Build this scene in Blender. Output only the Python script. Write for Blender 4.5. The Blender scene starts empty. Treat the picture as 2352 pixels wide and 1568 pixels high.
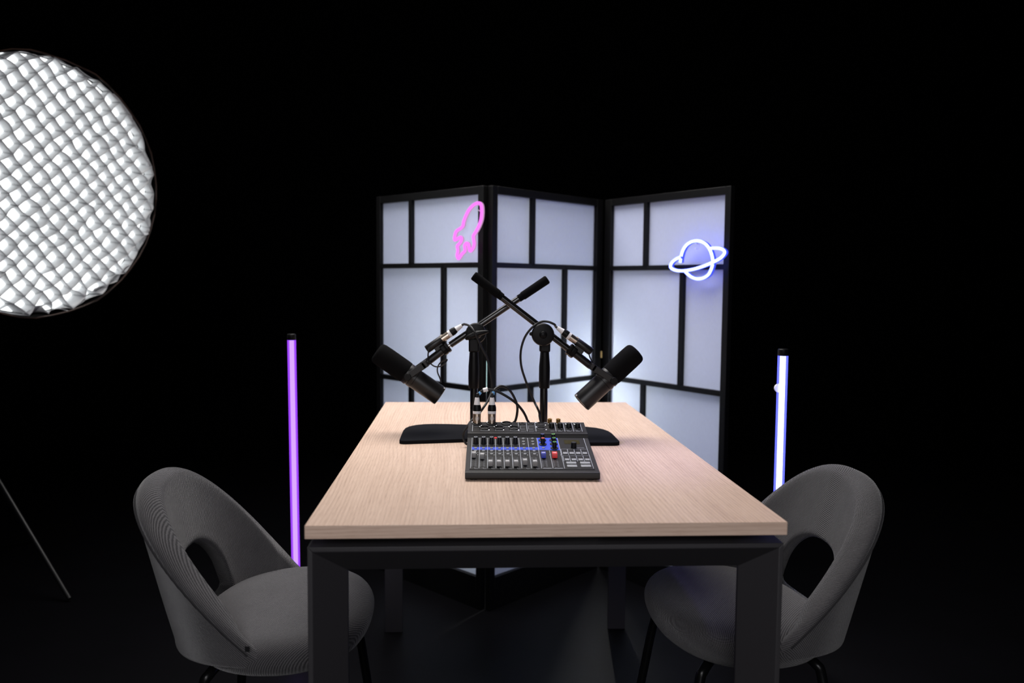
import bpy, bmesh, math, random
from math import sin, cos, pi, radians, atan, atan2, sqrt
from mathutils import Vector, Matrix
random.seed(7)
scene = bpy.context.scene
COL = scene.collection
V = Vector

# ------------------------------------------------------------------ camera
CAM = V((-0.14381, -1.33840, 1.14497))
YAW, PITCH, ROLL, FPX = 0.058239, 0.070159, 0.009144, 1908.0
_cy, _sy, _cp, _sp = cos(YAW), sin(YAW), cos(PITCH), sin(PITCH)
FWD = V((_sy * _cp, _cy * _cp, -_sp))
_r = V((_cy, -_sy, 0)); _u = _r.cross(FWD)
RGT = _r * cos(ROLL) + _u * sin(ROLL)
UPV = _u * cos(ROLL) - _r * sin(ROLL)


def at(px, py, y=None, z=None):
    """the point of the place that the photo pixel shows on the plane y=... or z=..."""
    d = FWD + RGT * ((px - 1176) / FPX) - UPV * ((py - 784) / FPX)
    t = (y - CAM.y) / d.y if y is not None else (z - CAM.z) / d.z
    return CAM + d * t


cam_data = bpy.data.cameras.new('camera')
cam = bpy.data.objects.new('camera', cam_data); COL.objects.link(cam)
M = Matrix((RGT, UPV, -FWD)).transposed().to_4x4(); M.translation = CAM
cam.matrix_world = M
cam_data.sensor_width = 36; cam_data.lens = FPX / 2352 * 36
cam_data.clip_start = 0.05; cam_data.clip_end = 50
cam_data.dof.use_dof = True; cam_data.dof.focus_distance = 1.88; cam_data.dof.aperture_fstop = 2.8
scene.camera = cam

# ------------------------------------------------------------------ materials
def mat(name, col, rough=0.5, metal=0.0, spec=0.5, bump=None, coat=0.0, sheen=0.0, var=None):
    m = bpy.data.materials.new(name); m.use_nodes = True
    nt = m.node_tree; b = nt.nodes['Principled BSDF']
    b.inputs['Base Color'].default_value = (*col, 1)
    b.inputs['Roughness'].default_value = rough
    b.inputs['Metallic'].default_value = metal
    b.inputs['Specular IOR Level'].default_value = spec
    b.inputs['Coat Weight'].default_value = coat
    b.inputs['Sheen Weight'].default_value = sheen
    tc = nt.nodes.new('ShaderNodeTexCoord')
    if bump:
        n = nt.nodes.new('ShaderNodeTexNoise'); n.inputs['Scale'].default_value = bump[0]; n.inputs['Detail'].default_value = 4
        bp = nt.nodes.new('ShaderNodeBump'); bp.inputs['Strength'].default_value = bump[1]; bp.inputs['Distance'].default_value = 0.001
        nt.links.new(tc.outputs['Object'], n.inputs['Vector'])
        nt.links.new(n.outputs['Fac'], bp.inputs['Height']); nt.links.new(bp.outputs['Normal'], b.inputs['Normal'])
    if var:
        n = nt.nodes.new('ShaderNodeTexNoise'); n.inputs['Scale'].default_value = var[0]; n.inputs['Detail'].default_value = 5
        mx = nt.nodes.new('ShaderNodeMix'); mx.data_type = 'RGBA'
        mx.inputs[6].default_value = (*[c * (1 - var[1]) for c in col], 1); mx.inputs[7].default_value = (*[min(1, c * (1 + var[1])) for c in col], 1)
        nt.links.new(tc.outputs['Object'], n.inputs['Vector'])
        nt.links.new(n.outputs['Fac'], mx.inputs[0]); nt.links.new(mx.outputs[2], b.inputs['Base Color'])
    return m


def emis(name, col, strength=1.0):
    m = bpy.data.materials.new(name); m.use_nodes = True
    nt = m.node_tree; nt.nodes.clear()
    e = nt.nodes.new('ShaderNodeEmission'); o = nt.nodes.new('ShaderNodeOutputMaterial')
    e.inputs[0].default_value = (*col, 1); e.inputs[1].default_value = strength
    nt.links.new(e.outputs[0], o.inputs[0]); return m


def glow_shell(name, col, strength, clear=0.5):
    """coloured, half clear sleeve of a light tube: lets the core through and glows by itself"""
    m = emis(name, col, strength); nt = m.node_tree
    e = nt.nodes['Emission']; o = nt.nodes['Material Output']
    t = nt.nodes.new('ShaderNodeBsdfTransparent'); mx = nt.nodes.new('ShaderNodeMixShader')
    mx.inputs[0].default_value = 1 - clear
    nt.links.new(t.outputs[0], mx.inputs[1]); nt.links.new(e.outputs[0], mx.inputs[2]); nt.links.new(mx.outputs[0], o.inputs[0])
    return m


def paper(name, dif, tra):
    m = bpy.data.materials.new(name); m.use_nodes = True
    nt = m.node_tree; nt.nodes.clear()
    d = nt.nodes.new('ShaderNodeBsdfDiffuse'); t = nt.nodes.new('ShaderNodeBsdfTranslucent'); a = nt.nodes.new('ShaderNodeAddShader')
    o = nt.nodes.new('ShaderNodeOutputMaterial')
    tc = nt.nodes.new('ShaderNodeTexCoord'); mp = nt.nodes.new('ShaderNodeMapping'); mp.inputs['Scale'].default_value = (700, 700, 60)
    n = nt.nodes.new('ShaderNodeTexNoise'); n.inputs['Scale'].default_value = 1.0
    nt.links.new(tc.outputs['Object'], mp.inputs[0]); nt.links.new(mp.outputs[0], n.inputs['Vector'])
    for node, c in ((d, dif), (t, tra)):
        mx = nt.nodes.new('ShaderNodeMix'); mx.data_type = 'RGBA'
        mx.inputs[6].default_value = (*[x * .93 for x in c], 1); mx.inputs[7].default_value = (*[x * 1.07 for x in c], 1)
        nt.links.new(n.outputs['Fac'], mx.inputs[0]); nt.links.new(mx.outputs[2], node.inputs['Color'])
    nt.links.new(d.outputs[0], a.inputs[0]); nt.links.new(t.outputs[0], a.inputs[1]); nt.links.new(a.outputs[0], o.inputs[0])
    return m


def wood_mat():
    m = bpy.data.materials.new('light_oak'); m.use_nodes = True
    nt = m.node_tree; b = nt.nodes['Principled BSDF']; L = nt.links.new
    b.inputs['Roughness'].default_value = 0.5; b.inputs['Specular IOR Level'].default_value = 0.25
    tc = nt.nodes.new('ShaderNodeTexCoord'); sp = nt.nodes.new('ShaderNodeSeparateXYZ'); L(tc.outputs['Object'], sp.inputs[0])
    sn = nt.nodes.new('ShaderNodeSeparateXYZ'); L(tc.outputs['Normal'], sn.inputs[0])

    def math_(op, a, bb=None):
        n = nt.nodes.new('ShaderNodeMath'); n.operation = op
        for i, v in enumerate((a, bb)):
            if v is None: continue
            if isinstance(v, (int, float)): n.inputs[i].default_value = v
            else: L(v, n.inputs[i])
        return n.outputs[0]
    front = math_('GREATER_THAN', math_('ABSOLUTE', sn.outputs['Y']), 0.7)
    # across / along the grain: top grain runs front to back, the front edge's runs sideways
    top = nt.nodes.new('ShaderNodeCombineXYZ'); L(sp.outputs['X'], top.inputs[0]); L(sp.outputs['Y'], top.inputs[1])
    fr = nt.nodes.new('ShaderNodeCombineXYZ'); L(sp.outputs['Z'], fr.inputs[0]); L(sp.outputs['X'], fr.inputs[1])
    mx = nt.nodes.new('ShaderNodeMix'); mx.data_type = 'VECTOR'
    L(front, mx.inputs[0]); L(top.outputs[0], mx.inputs[4]); L(fr.outputs[0], mx.inputs[5])
    vec = mx.outputs[1]

    def noise(scl, detail=4, rough=.6, dist=0):
        mp = nt.nodes.new('ShaderNodeMapping'); mp.inputs['Scale'].default_value = scl; L(vec, mp.inputs[0])
        n = nt.nodes.new('ShaderNodeTexNoise'); n.inputs['Scale'].default_value = 1; n.inputs['Detail'].default_value = detail
        n.inputs['Roughness'].default_value = rough; n.inputs['Distortion'].default_value = dist
        L(mp.outputs[0], n.inputs['Vector']); return n.outputs['Fac']
    # growth rings: iso-lines of a slow field, compressed across the grain
    slow = noise((3.6, .75, 1), 1.8, .5, .2)
    fine_w = noise((60, 5, 1), 2, .5)
    across = nt.nodes.new('ShaderNodeSeparateXYZ'); L(vec, across.inputs[0])
    field = math_('ADD', math_('MULTIPLY', across.outputs[0], 820), math_('ADD', math_('MULTIPLY', slow, 105), math_('MULTIPLY', fine_w, 1.6)))
    rings = math_('MULTIPLY', math_('ADD', math_('SINE', field), 1), .5)
    rings = math_('POWER', rings, 1.6)
    fib = noise((420, 9, 1), 3, .6)
    pores = noise((900, 26, 1), 2, .5)
    broad = noise((9, .8, 1), 2, .5)
    streak = noise((95, 2.6, 1), 3, .6)
    patch = noise((6, 1.2, 1), 2, .5)
    rings = math_('MULTIPLY', rings, patch)
    tone = math_('ADD', math_('MULTIPLY', rings, .24), math_('MULTIPLY', fib, .40))
    tone = math_('ADD', tone, math_('MULTIPLY', streak, .34))
    tone = math_('ADD', tone, math_('MULTIPLY', broad, .26))
    rp = nt.nodes.new('ShaderNodeValToRGB'); L(tone, rp.inputs[0])
    cr = rp.color_ramp; cr.elements[0].position = .36; cr.elements[1].position = .82
    cr.elements[0].color = (.74, .555, .445, 1); cr.elements[1].color = (.46, .315, .24, 1)
    e = cr.elements.new(.58); e.color = (.63, .455, .355, 1)
    pm = nt.nodes.new('ShaderNodeMix'); pm.data_type = 'RGBA'; pm.blend_type = 'MULTIPLY'
    pr = nt.nodes.new('ShaderNodeValToRGB'); L(pores, pr.inputs[0]); pr.color_ramp.elements[0].position = .30; pr.color_ramp.elements[1].position = .46
    pr.color_ramp.elements[0].color = (.80, .76, .74, 1)
    pm.inputs[0].default_value = .8; L(rp.outputs[0], pm.inputs[6]); L(pr.outputs[0], pm.inputs[7])
    L(pm.outputs[2], b.inputs['Base Color'])
    bp = nt.nodes.new('ShaderNodeBump'); bp.inputs['Strength'].default_value = .12; bp.inputs['Distance'].default_value = .0006
    L(fib, bp.inputs['Height']); L(bp.outputs[0], b.inputs['Normal'])
    return m


def fabric_mat():
    m = bpy.data.materials.new('charcoal_twill'); m.use_nodes = True
    nt = m.node_tree; b = nt.nodes['Principled BSDF']; L = nt.links.new
    b.inputs['Roughness'].default_value = .92; b.inputs['Specular IOR Level'].default_value = .15
    b.inputs['Sheen Weight'].default_value = .30; b.inputs['Sheen Roughness'].default_value = .35
    uv = nt.nodes.new('ShaderNodeUVMap'); uv.uv_map = 'UVMap'
    def wave(scale, rot, dist=1.2):
        mp = nt.nodes.new('ShaderNodeMapping'); mp.inputs['Rotation'].default_value = (0, 0, rot); L(uv.outputs[0], mp.inputs[0])
        w = nt.nodes.new('ShaderNodeTexWave'); w.wave_type = 'BANDS'; w.bands_direction = 'X'
        w.inputs['Scale'].default_value = scale; w.inputs['Distortion'].default_value = dist
        w.inputs['Detail'].default_value = 2; w.inputs['Detail Scale'].default_value = 2.5
        L(mp.outputs[0], w.inputs['Vector']); return w.outputs['Fac']
    w1 = wave(86, radians(40)); w2 = wave(150, radians(-52))
    n = nt.nodes.new('ShaderNodeTexNoise'); n.inputs['Scale'].default_value = 420; n.inputs['Detail'].default_value = 3; L(uv.outputs[0], n.inputs['Vector'])
    n2 = nt.nodes.new('ShaderNodeTexNoise'); n2.inputs['Scale'].default_value = 14; n2.inputs['Detail'].default_value = 4; L(uv.outputs[0], n2.inputs['Vector'])
    def mth(op, a, c):
        k = nt.nodes.new('ShaderNodeMath'); k.operation = op
        for i, v in enumerate((a, c)):
            if isinstance(v, (int, float)): k.inputs[i].default_value = v
            else: L(v, k.inputs[i])
        return k.outputs[0]
    h = mth('ADD', mth('MULTIPLY', w1, .75), mth('MULTIPLY', w2, .25))
    t = mth('ADD', mth('MULTIPLY', h, .68), mth('ADD', mth('MULTIPLY', n.outputs['Fac'], .24), mth('MULTIPLY', n2.outputs['Fac'], .2)))
    rp = nt.nodes.new('ShaderNodeValToRGB'); L(t, rp.inputs[0])
    rp.color_ramp.elements[0].position = .25; rp.color_ramp.elements[0].color = (.023, .0222, .0243, 1)
    rp.color_ramp.elements[1].position = .85; rp.color_ramp.elements[1].color = (.122, .117, .122, 1)
    L(rp.outputs[0], b.inputs['Base Color'])
    bp = nt.nodes.new('ShaderNodeBump'); bp.inputs['Strength'].default_value = .8; bp.inputs['Distance'].default_value = .0012
    L(h, bp.inputs['Height']); L(bp.outputs[0], b.inputs['Normal'])
    return m


BLACKWALL = mat('black_cloth', (.0015, .0015, .0016), 1.0, spec=0.0, bump=(30, .2))
FLOORM = mat('black_vinyl', (.0018, .0017, .0025), .5, spec=.10, bump=(60, .25), var=(6, .3))
OAK = wood_mat()
TABLE_METAL = mat('charcoal_powder_coat', (.030, .028, .031), .55, spec=.4, bump=(900, .15))
FABRIC = fabric_mat()
LEG_BLACK = mat('black_gloss_metal', (.004, .004, .0045), .3, spec=.3, var=(40, .2))
STAND = mat('black_stand_metal', (.005, .005, .0055), .2, spec=.5, var=(60, .2))
STAND_MATT = mat('black_stand_plastic', (.0045, .0045, .005), .42, spec=.14, bump=(700, .2))
FOAM = mat('black_foam', (.0055, .0054, .0058), .95, spec=.05, bump=(900, .8))
BASEM = mat('base_plate_black', (.0045, .0046, .0062), .72, spec=.06, bump=(500, .1))
MICBODY = mat('microphone_black', (.008, .0074, .008), .36, spec=.34, bump=(1200, .12))
RUBBER = mat('cable_rubber', (.010, .010, .011), .45, spec=.4, var=(90, .2))
NICKEL = mat('plug_nickel', (.62, .53, .44), .28, metal=1.0, var=(120, .1))
STEEL = mat('steel', (.60, .62, .65), .25, metal=1.0, var=(120, .1))
WHITEP = mat('white_plastic', (.88, .86, .88), .45, var=(60, .04))
BLUETAG = mat('blue_tag', (.17, .46, .88), .5, var=(60, .08))
GOLD = mat('gold_plating', (.75, .46, .16), .30, metal=1.0, var=(90, .1))
MIXBODY = mat('mixer_casing', (.010, .0090, .0092), .45, spec=.3, bump=(1500, .15))
MIXPANEL = mat('mixer_panel', (.008, .0075, .008), .5, spec=.2, bump=(1500, .1))
PRINT = mat('mixer_print', (.36, .38, .42), .6, var=(300, .15))
MIXBLUE = mat('mixer_blue', (.010, .055, .62), .45, var=(200, .08))
KNOBBLK = mat('knob_black', (.005, .005, .006), .5, spec=.3, var=(200, .2))
FADERG = mat('fader_grey', (.165, .165, .17), .42, var=(200, .1))
FADERB = mat('fader_blue', (.010, .030, .42), .38, var=(200, .08))
FADERR = mat('fader_red', (.80, .018, .022), .38, var=(200, .08))
BUTTON = mat('button_grey', (.30, .31, .32), .5, var=(300, .15))
GREENC = mat('cap_green', (.17, .52, .13), .5, var=(200, .1))
REDC = mat('cap_red', (.42, .045, .03), .5, var=(200, .1))
NAVYC = mat('cap_navy', (.010, .018, .12), .5, var=(200, .1))
LCD = mat('display_glass', (.045, .038, .012), .2, spec=.5, var=(100, .3))
SCREENW = mat('black_lacquer_wood', (.0035, .0035, .0038), .45, spec=.2, bump=(120, .15))
PAPER = paper('rice_paper', (.365, .39, .515), (.44, .465, .475))
BRASS = mat('brass', (.55, .38, .15), .35, metal=1, var=(90, .1))
GRIDW = mat('pale_grid_cloth', (.74, .75, .76), .9, spec=.1, bump=(250, .4))
SOFTSHELL = mat('black_nylon', (.004, .004, .004), .85, spec=.1, bump=(200, .3))
RIMBROWN = mat('brown_rim_wire', (.045, .020, .012), .5, var=(40, .3))
SILVERIN = mat('silver_lining', (.7, .7, .72), .5, metal=.6, bump=(60, .3))

# ------------------------------------------------------------------ object helpers
WM = {}          # world matrices of things and parts, for building parts in world coordinates


def empty(name, loc, rz=0.0, label=None, cat=None, group=None):
    o = bpy.data.objects.new(name, None); COL.objects.link(o)
    o.location = loc; o.rotation_euler = (0, 0, rz); o.empty_display_size = .05
    WM[o.name] = Matrix.Translation(loc) @ Matrix.Rotation(rz, 4, 'Z')
    tag(o, label, cat, group); return o


def tag(o, label=None, cat=None, group=None, kind=None):
    if label: o['label'] = label
    if cat: o['category'] = cat
    if group: o['group'] = group
    if kind: o['kind'] = kind
    return o


def build(name, bm, m, parent=None, world=True, sharp=35, bevel=None, subd=0, solid=None, label=None, recalc=True):
    """link the bmesh as ONE object; with world=True its vertices are world coordinates"""
    if recalc: bmesh.ops.recalc_face_normals(bm, faces=bm.faces)
    if parent is not None and world:
        bm.transform(WM[parent.name].inverted())
    me = bpy.data.meshes.new(name); bm.to_mesh(me); bm.free()
    for p in me.polygons: p.use_smooth = True
    if sharp is not None: me.set_sharp_from_angle(angle=radians(sharp))
    if m: me.materials.append(m)
    return link(name, me, parent, bevel, subd, solid, label)


def link(name, me, parent=None, bevel=None, subd=0, solid=None, label=None, loc=None, rot=None):
    o = bpy.data.objects.new(name, me); COL.objects.link(o)
    if parent is not None: o.parent = parent
    if loc is not None: o.location = loc
    if rot is not None: o.rotation_euler = rot
    WM[o.name] = WM[parent.name].copy() if parent is not None else Matrix.Identity(4)
    if solid:
        s = o.modifiers.new('thickness', 'SOLIDIFY'); s.thickness = solid; s.offset = 0
    if bevel:
        b = o.modifiers.new('edge', 'BEVEL'); b.width = bevel; b.segments = 3; b.limit_method = 'ANGLE'; b.angle_limit = radians(40)
        b.harden_normals = False
    if subd:
        s = o.modifiers.new('smooth', 'SUBSURF'); s.levels = subd; s.render_levels = subd
    if label: o['label'] = label
    return o


def mesh(name, bm, m, sharp=35):
    bmesh.ops.recalc_face_normals(bm, faces=bm.faces)
    me = bpy.data.meshes.new(name); bm.to_mesh(me); bm.free()
    for p in me.polygons: p.use_smooth = True
    me.set_sharp_from_angle(angle=radians(sharp)); me.materials.append(m); return me


def box(bm, c, s, mtx=None):
    r = bmesh.ops.create_cube(bm, size=1.0)
    for v in r['verts']:
        p = V((v.co.x * s[0] + c[0], v.co.y * s[1] + c[1], v.co.z * s[2] + c[2]))
        v.co = mtx @ p if mtx is not None else p
    return r['verts']


def prism(bm, pts, axis_fn, a, b):
    """closed polygon pts (2-D) swept between parameters a and b: axis_fn(p, t) -> Vector"""
    lo = [bm.verts.new(axis_fn(p, a)) for p in pts]; hi = [bm.verts.new(axis_fn(p, b)) for p in pts]
    n = len(pts)
    for i in range(n):
        bm.faces.new((lo[i], lo[(i + 1) % n], hi[(i + 1) % n], hi[i]))
    bm.faces.new(lo[::-1]); bm.faces.new(hi)


def catmull(pts, n=8, closed=False):
    pts = [V(p) for p in pts]; out = []
    N = len(pts)
    for i in range(N if closed else N - 1):
        if closed: a, b, c, d = pts[i - 1], pts[i], pts[(i + 1) % N], pts[(i + 2) % N]
        else: a, b, c, d = pts[max(i - 1, 0)], pts[i], pts[i + 1], pts[min(i + 2, N - 1)]
        for k in range(n):
            t = k / n
            out.append(.5 * ((2 * b) + (c - a) * t + (2 * a - 5 * b + 4 * c - d) * t * t + (3 * b - a - 3 * c + d) * t ** 3))
    if not closed: out.append(pts[-1])
    return out


def tube(bm, path, rad, seg=12, closed=False, cap=True):
    path = [V(p) for p in path]; n = len(path)
    R = rad if hasattr(rad, '__len__') else [rad] * n
    tang = []
    for i in range(n):
        if closed: t = path[(i + 1) % n] - path[i - 1]
        else: t = path[min(i + 1, n - 1)] - path[max(i - 1, 0)]
        tang.append(t.normalized() if t.length > 1e-9 else (tang[-1] if tang else V((0, 0, 1))))
    nrm = tang[0].orthogonal().normalized(); rings = []
    for i in range(n):
        nrm = (nrm - tang[i] * nrm.dot(tang[i]))
        nrm = nrm.normalized() if nrm.length > 1e-6 else tang[i].orthogonal().normalized()
        bi = tang[i].cross(nrm)
        rings.append([bm.verts.new(path[i] + (nrm * cos(2 * pi * k / seg) + bi * sin(2 * pi * k / seg)) * R[i]) for k in range(seg)])
    for i in range(n if closed else n - 1):
        A, B = rings[i], rings[(i + 1) % n]
        off = 0
        if closed and i == n - 1:
            off = min(range(seg), key=lambda q: (A[0].co - B[q].co).length)
        for k in range(seg):
            bm.faces.new((A[k], A[(k + 1) % seg], B[(k + 1 + off) % seg], B[(k + off) % seg]))
    if cap and not closed:
        bm.faces.new(rings[0][::-1]); bm.faces.new(rings[-1])


def lathe(bm, prof, p0, axis, seg=28, cap=True):
    """prof: (distance along axis, radius)"""
    axis = V(axis).normalized(); a = axis.orthogonal().normalized(); b = axis.cross(a); p0 = V(p0)
    rings = []
    for s, r in prof:
        rings.append([bm.verts.new(p0 + axis * s + (a * cos(2 * pi * k / seg) + b * sin(2 * pi * k / seg)) * max(r, 1e-5)) for k in range(seg)])
    for A, B in zip(rings, rings[1:]):
        for k in range(seg): bm.faces.new((A[k], A[(k + 1) % seg], B[(k + 1) % seg], B[k]))
    if cap:
        bm.faces.new(rings[0][::-1]); bm.faces.new(rings[-1])


def torus(bm, c, axis, R, r, seg=28, s2=8):
    axis = V(axis).normalized(); a = axis.orthogonal().normalized(); b = axis.cross(a)
    tube(bm, [V(c) + (a * cos(2 * pi * k / seg) + b * sin(2 * pi * k / seg)) * R for k in range(seg)], r, s2, closed=True)


def B(): return bmesh.new()


# ------------------------------------------------------------------ setting
XL, XR, YF, YB, ZC = -3.2, 3.2, -3.2, 4.2, 3.4


def structure(name, c, s, m, label):
    bm = B(); box(bm, (0, 0, 0), s)
    o = build(name, bm, m); o.location = c
    tag(o, label, None, None, 'structure'); return o


structure('floor', ((XL + XR) / 2, (YF + YB) / 2, -.05), (XR - XL, YB - YF, .1), FLOORM, 'black studio floor with a dull sheen')
structure('wall_back', ((XL + XR) / 2, YB + .05, ZC / 2), (XR - XL, .1, ZC), BLACKWALL, 'black cloth backdrop wall behind the folding screen')
structure('wall_left', (XL - .05, (YF + YB) / 2, ZC / 2), (.1, YB - YF, ZC), BLACKWALL, 'black studio wall on the left')
structure('wall_right', (XR + .05, (YF + YB) / 2, ZC / 2), (.1, YB - YF, ZC), BLACKWALL, 'black studio wall on the right')
structure('wall_front', ((XL + XR) / 2, YF - .05, ZC / 2), (XR - XL, .1, ZC), BLACKWALL, 'black studio wall behind the camera')
structure('ceiling', ((XL + XR) / 2, (YF + YB) / 2, ZC + .05), (XR - XL, YB - YF, .1), BLACKWALL, 'black studio ceiling')

# ------------------------------------------------------------------ table
TW, TL, TZ = .40, 1.40, .75
table = empty('table', (0, .70, 0), 0, 'long light oak table with a charcoal metal portal frame in the middle of the studio', 'table')
bm = B(); box(bm, (0, TL / 2, TZ - .01125), (2 * TW, TL, .0225))
build('tabletop', bm, OAK, table, bevel=.0012, label='light oak tabletop')


def portal(y0, sgn, name_leg, name_beam):
    """mitred portal of a section with a thin outer flange and a face that slants inwards"""
    X0, Z0 = .397, .712
    prof = [(0, 0), (.008, 0), (.058, .058), (.058, .066), (0, .066)]     # (inwards, depth)
    for s in (-1, 1):
        bm = B(); rings = []
        for end in (0, 1):
            rings.append([bm.verts.new(V((s * (X0 - w), y0 + sgn * d, (Z0 - w) if end else 0.0))) for w, d in prof])
        for i in range(5): bm.faces.new((rings[0][i], rings[0][(i + 1) % 5], rings[1][(i + 1) % 5], rings[1][i]))
        bm.faces.new(rings[0]); bm.faces.new(rings[1])
        build(name_leg, bm, TABLE_METAL, table, bevel=.0012)
    bm = B(); rings = []
    for s in (-1, 1):
        rings.append([bm.verts.new(V((s * (X0 - w), y0 + sgn * d, Z0 - w))) for w, d in prof])
    for i in range(5): bm.faces.new((rings[0][i], rings[0][(i + 1) % 5], rings[1][(i + 1) % 5], rings[1][i]))
    bm.faces.new(rings[0]); bm.faces.new(rings[1])
    build(name_beam, bm, TABLE_METAL, table, bevel=.0012)


portal(.006, 1, 'leg', 'crossbeam'); portal(TL - .006, -1, 'leg', 'crossbeam')
for s in (-1, 1):
    bm = B(); box(bm, (s * .345, TL / 2, .682), (.04, TL - .128, .052)); build('side_rail', bm, TABLE_METAL, table, bevel=.002)
for y in (.13, TL - .13):
    for s in (-1, 1):
        bm = B(); box(bm, (s * .33, y, .71975), (.06, .05, .0155)); build('spacer', bm, STAND_MATT, table)

# ------------------------------------------------------------------ folding screen
scr = empty('folding_screen', (.14, 1.70, 0), 0, 'three panel black folding screen with white paper panes behind the table', 'folding screen')
PANELS = [((-.469, 1.921), (-.098, 1.520), .024, .0262), ((-.030, 1.510), (.373, 1.898), .0262, .039), ((.426, 1.889), (.724, 1.415), .037, .024)]
ZT, ZB, RT = 1.447, .114, .018
RAILS = [1.206, .777, .357]
PFRAME = []
for a, b, sl, sr in PANELS:
    A = V((a[0], a[1], 0)); Bv = V((b[0], b[1], 0)); d = (Bv - A); W = d.length; d.normalize()
    nrm = V((d.y, -d.x, 0))                     # towards the room
    if nrm.y > 0: nrm = -nrm
    Mx = Matrix((d, nrm, V((0, 0, 1)))).transposed().to_4x4(); Mx.translation = A
    PFRAME.append((A, d, nrm, W))
    T = .022

    def bar(bm, x0, x1, z0, z1, t=T):
        box(bm, ((x0 + x1) / 2, -t / 2, (z0 + z1) / 2), (x1 - x0, t, z1 - z0), Mx)
    bm = B()
    bar(bm, -sl, 0, .0, ZT + .026); bar(bm, W, W + sr, .0, ZT + .026)
    bar(bm, 0, W, ZT, ZT + .026); bar(bm, 0, W, 0, ZB)
    fr = build('panel_frame', bm, SCREENW, scr, bevel=.0015)
    bm = B()
    zs = [ZT] + RAILS + [ZB]
    for z in RAILS: bar(bm, 0, W, z - RT / 2, z + RT / 2, .015)
    for i in range(4):
        f = (1 / 3, 2 / 3, 1 / 3, 2 / 3)[i]
        bar(bm, W * f - .009, W * f + .009, zs[i + 1], zs[i], .0148)
    build('lattice', bm, SCREENW, fr)
    bm = B(); box(bm, (W / 2, -.0165, (ZT + ZB) / 2), (W + .01, .0012, ZT - ZB + .01), Mx)
    build('paper_sheet', bm, PAPER, fr, label='translucent white paper')
for z in (.868,):
    bm = B(); lathe(bm, [(-.013, .0032), (.013, .0032)], at(1388, 820, y=1.893) * V((1, 1, 0)) + V((-.012, 0, z)), (0, 0, 1), 12)
    build('hinge', bm, BRASS, scr, label='small brass hinge')

# slim lamp behind the screen, seen as a bright line through the gap between two panels
lx = at(1117.5, 858, y=2.20)
lamp = empty('floor_lamp', (lx.x, 2.20, 0), 0, 'slim pale lamp behind the screen, glimpsed through the gap beside its left panel', 'lamp')
bm = B(); lathe(bm, [(0, .07), (.010, .07), (.012, .06), (.0121, 0)], (lx.x, 2.2, 0), (0, 0, 1), 24); build('base', bm, STAND_MATT, lamp)
bm = B(); tube(bm, [(lx.x, 2.2, .01), (lx.x, 2.2, .68)], .008, 12); build('pole', bm, STAND, lamp)
bm = B(); tube(bm, [(lx.x, 2.2, .68), (lx.x, 2.2, .81)], .018, 16); build('glowing_head', bm, emis('pale_lamp', (.62, .95, .95), 1.2), lamp)

# ------------------------------------------------------------------ neon signs on the screen


def on_panel(i, px, py, off):
    A, d, nrm, W = PFRAME[i]
    dv = FWD + RGT * ((px - 1176) / FPX) - UPV * ((py - 784) / FPX)
    P0 = A + nrm * off
    return CAM + dv * ((P0 - CAM).dot(nrm) / dv.dot(nrm))


NEON_PINK = emis('pink_neon', (1.0, .20, 1.0), 1.25)
NEON_BLUE = emis('blue_white_neon', (.135, .17, 1.0), 10.0)
PINK_SIDE = emis('pink_neon_side', (.95, .50, .90), .62)
BLUE_SIDE = emis('blue_neon_side', (.055, .085, 1.0), 1.1)
rk = [(690, 225), (738, 262), (752, 400), (735, 560), (690, 690), (620, 820), (583, 885), (590, 960), (600, 1040), (575, 1130), (520, 1188), (498, 1120), (482, 1050), (442, 1028), (410, 1080), (415, 1180),
      (350, 1250), (288, 1340), (258, 1280), (272, 1180), (262, 1085), (312, 1030), (348, 960), (330, 908), (275, 935), (212, 968), (213, 880), (245, 790), (335, 728), (375, 680), (390, 600), (430, 490), (490, 370), (570, 280), (635, 238)]


def sign_pts(i, raw, k, ox, oy, off): return [on_panel(i, ox + x / k, oy + y / k, off) for x, y in raw]


def neon(name, paths, i, m, r, label, cat, offs):
    c0 = paths[0][0][0]; base = empty(name, sum(paths[0][0], V((0, 0, 0))) / len(paths[0][0]), 0, label, cat)
    nrm = PFRAME[i][2]
    for pts, closed in paths:
        path = catmull(pts, 5, closed)
        bm = B(); tube(bm, path, r, 10, closed); build('glow_tube', bm, m, base)
        bm = B(); tube(bm, [p - nrm * (r * 1.2) for p in path], r * .95, 8, closed); tube(bm, [p - nrm * (r * (1.3 if i == 0 else 2.2)) for p in path], r * .95, 8, closed); build('tube_backing', bm, PINK_SIDE if i == 0 else BLUE_SIDE, base, label='dimmer side of the tube')
    return base


rocket = neon('rocket_neon_sign', [(sign_pts(0, rk, 8.71, 1020, 440, .030), True)], 0, NEON_PINK, .0052, 'pink neon rocket sign hung on the left panel of the screen', 'neon sign', .03)
circ = [(588, 930), (602, 800), (652, 620), (742, 480), (862, 398), (1000, 367), (1130, 388), (1250, 462), (1350, 600), (1402, 750), (1424, 880), (1415, 980), (1385, 1090), (1310, 1235), (1180, 1322), (1020, 1345), (880, 1300), (780, 1225), (690, 1130)]
ring = [(1340, 566), (1470, 555), (1600, 563), (1690, 600), (1728, 660), (1690, 742), (1590, 832), (1420, 920), (1200, 1012), (950, 1092), (700, 1135), (500, 1132), (370, 1082), (335, 1020), (370, 930), (460, 848), (585, 785)]
planet = neon('planet_neon_sign', [(sign_pts(2, circ, 11.2, 1510, 520, .026), False), (sign_pts(2, ring, 11.2, 1510, 520, .036), False)], 2, NEON_BLUE, .0050,
              'blue white neon ringed planet sign on the right panel of the screen', 'neon sign', .03)
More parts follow.
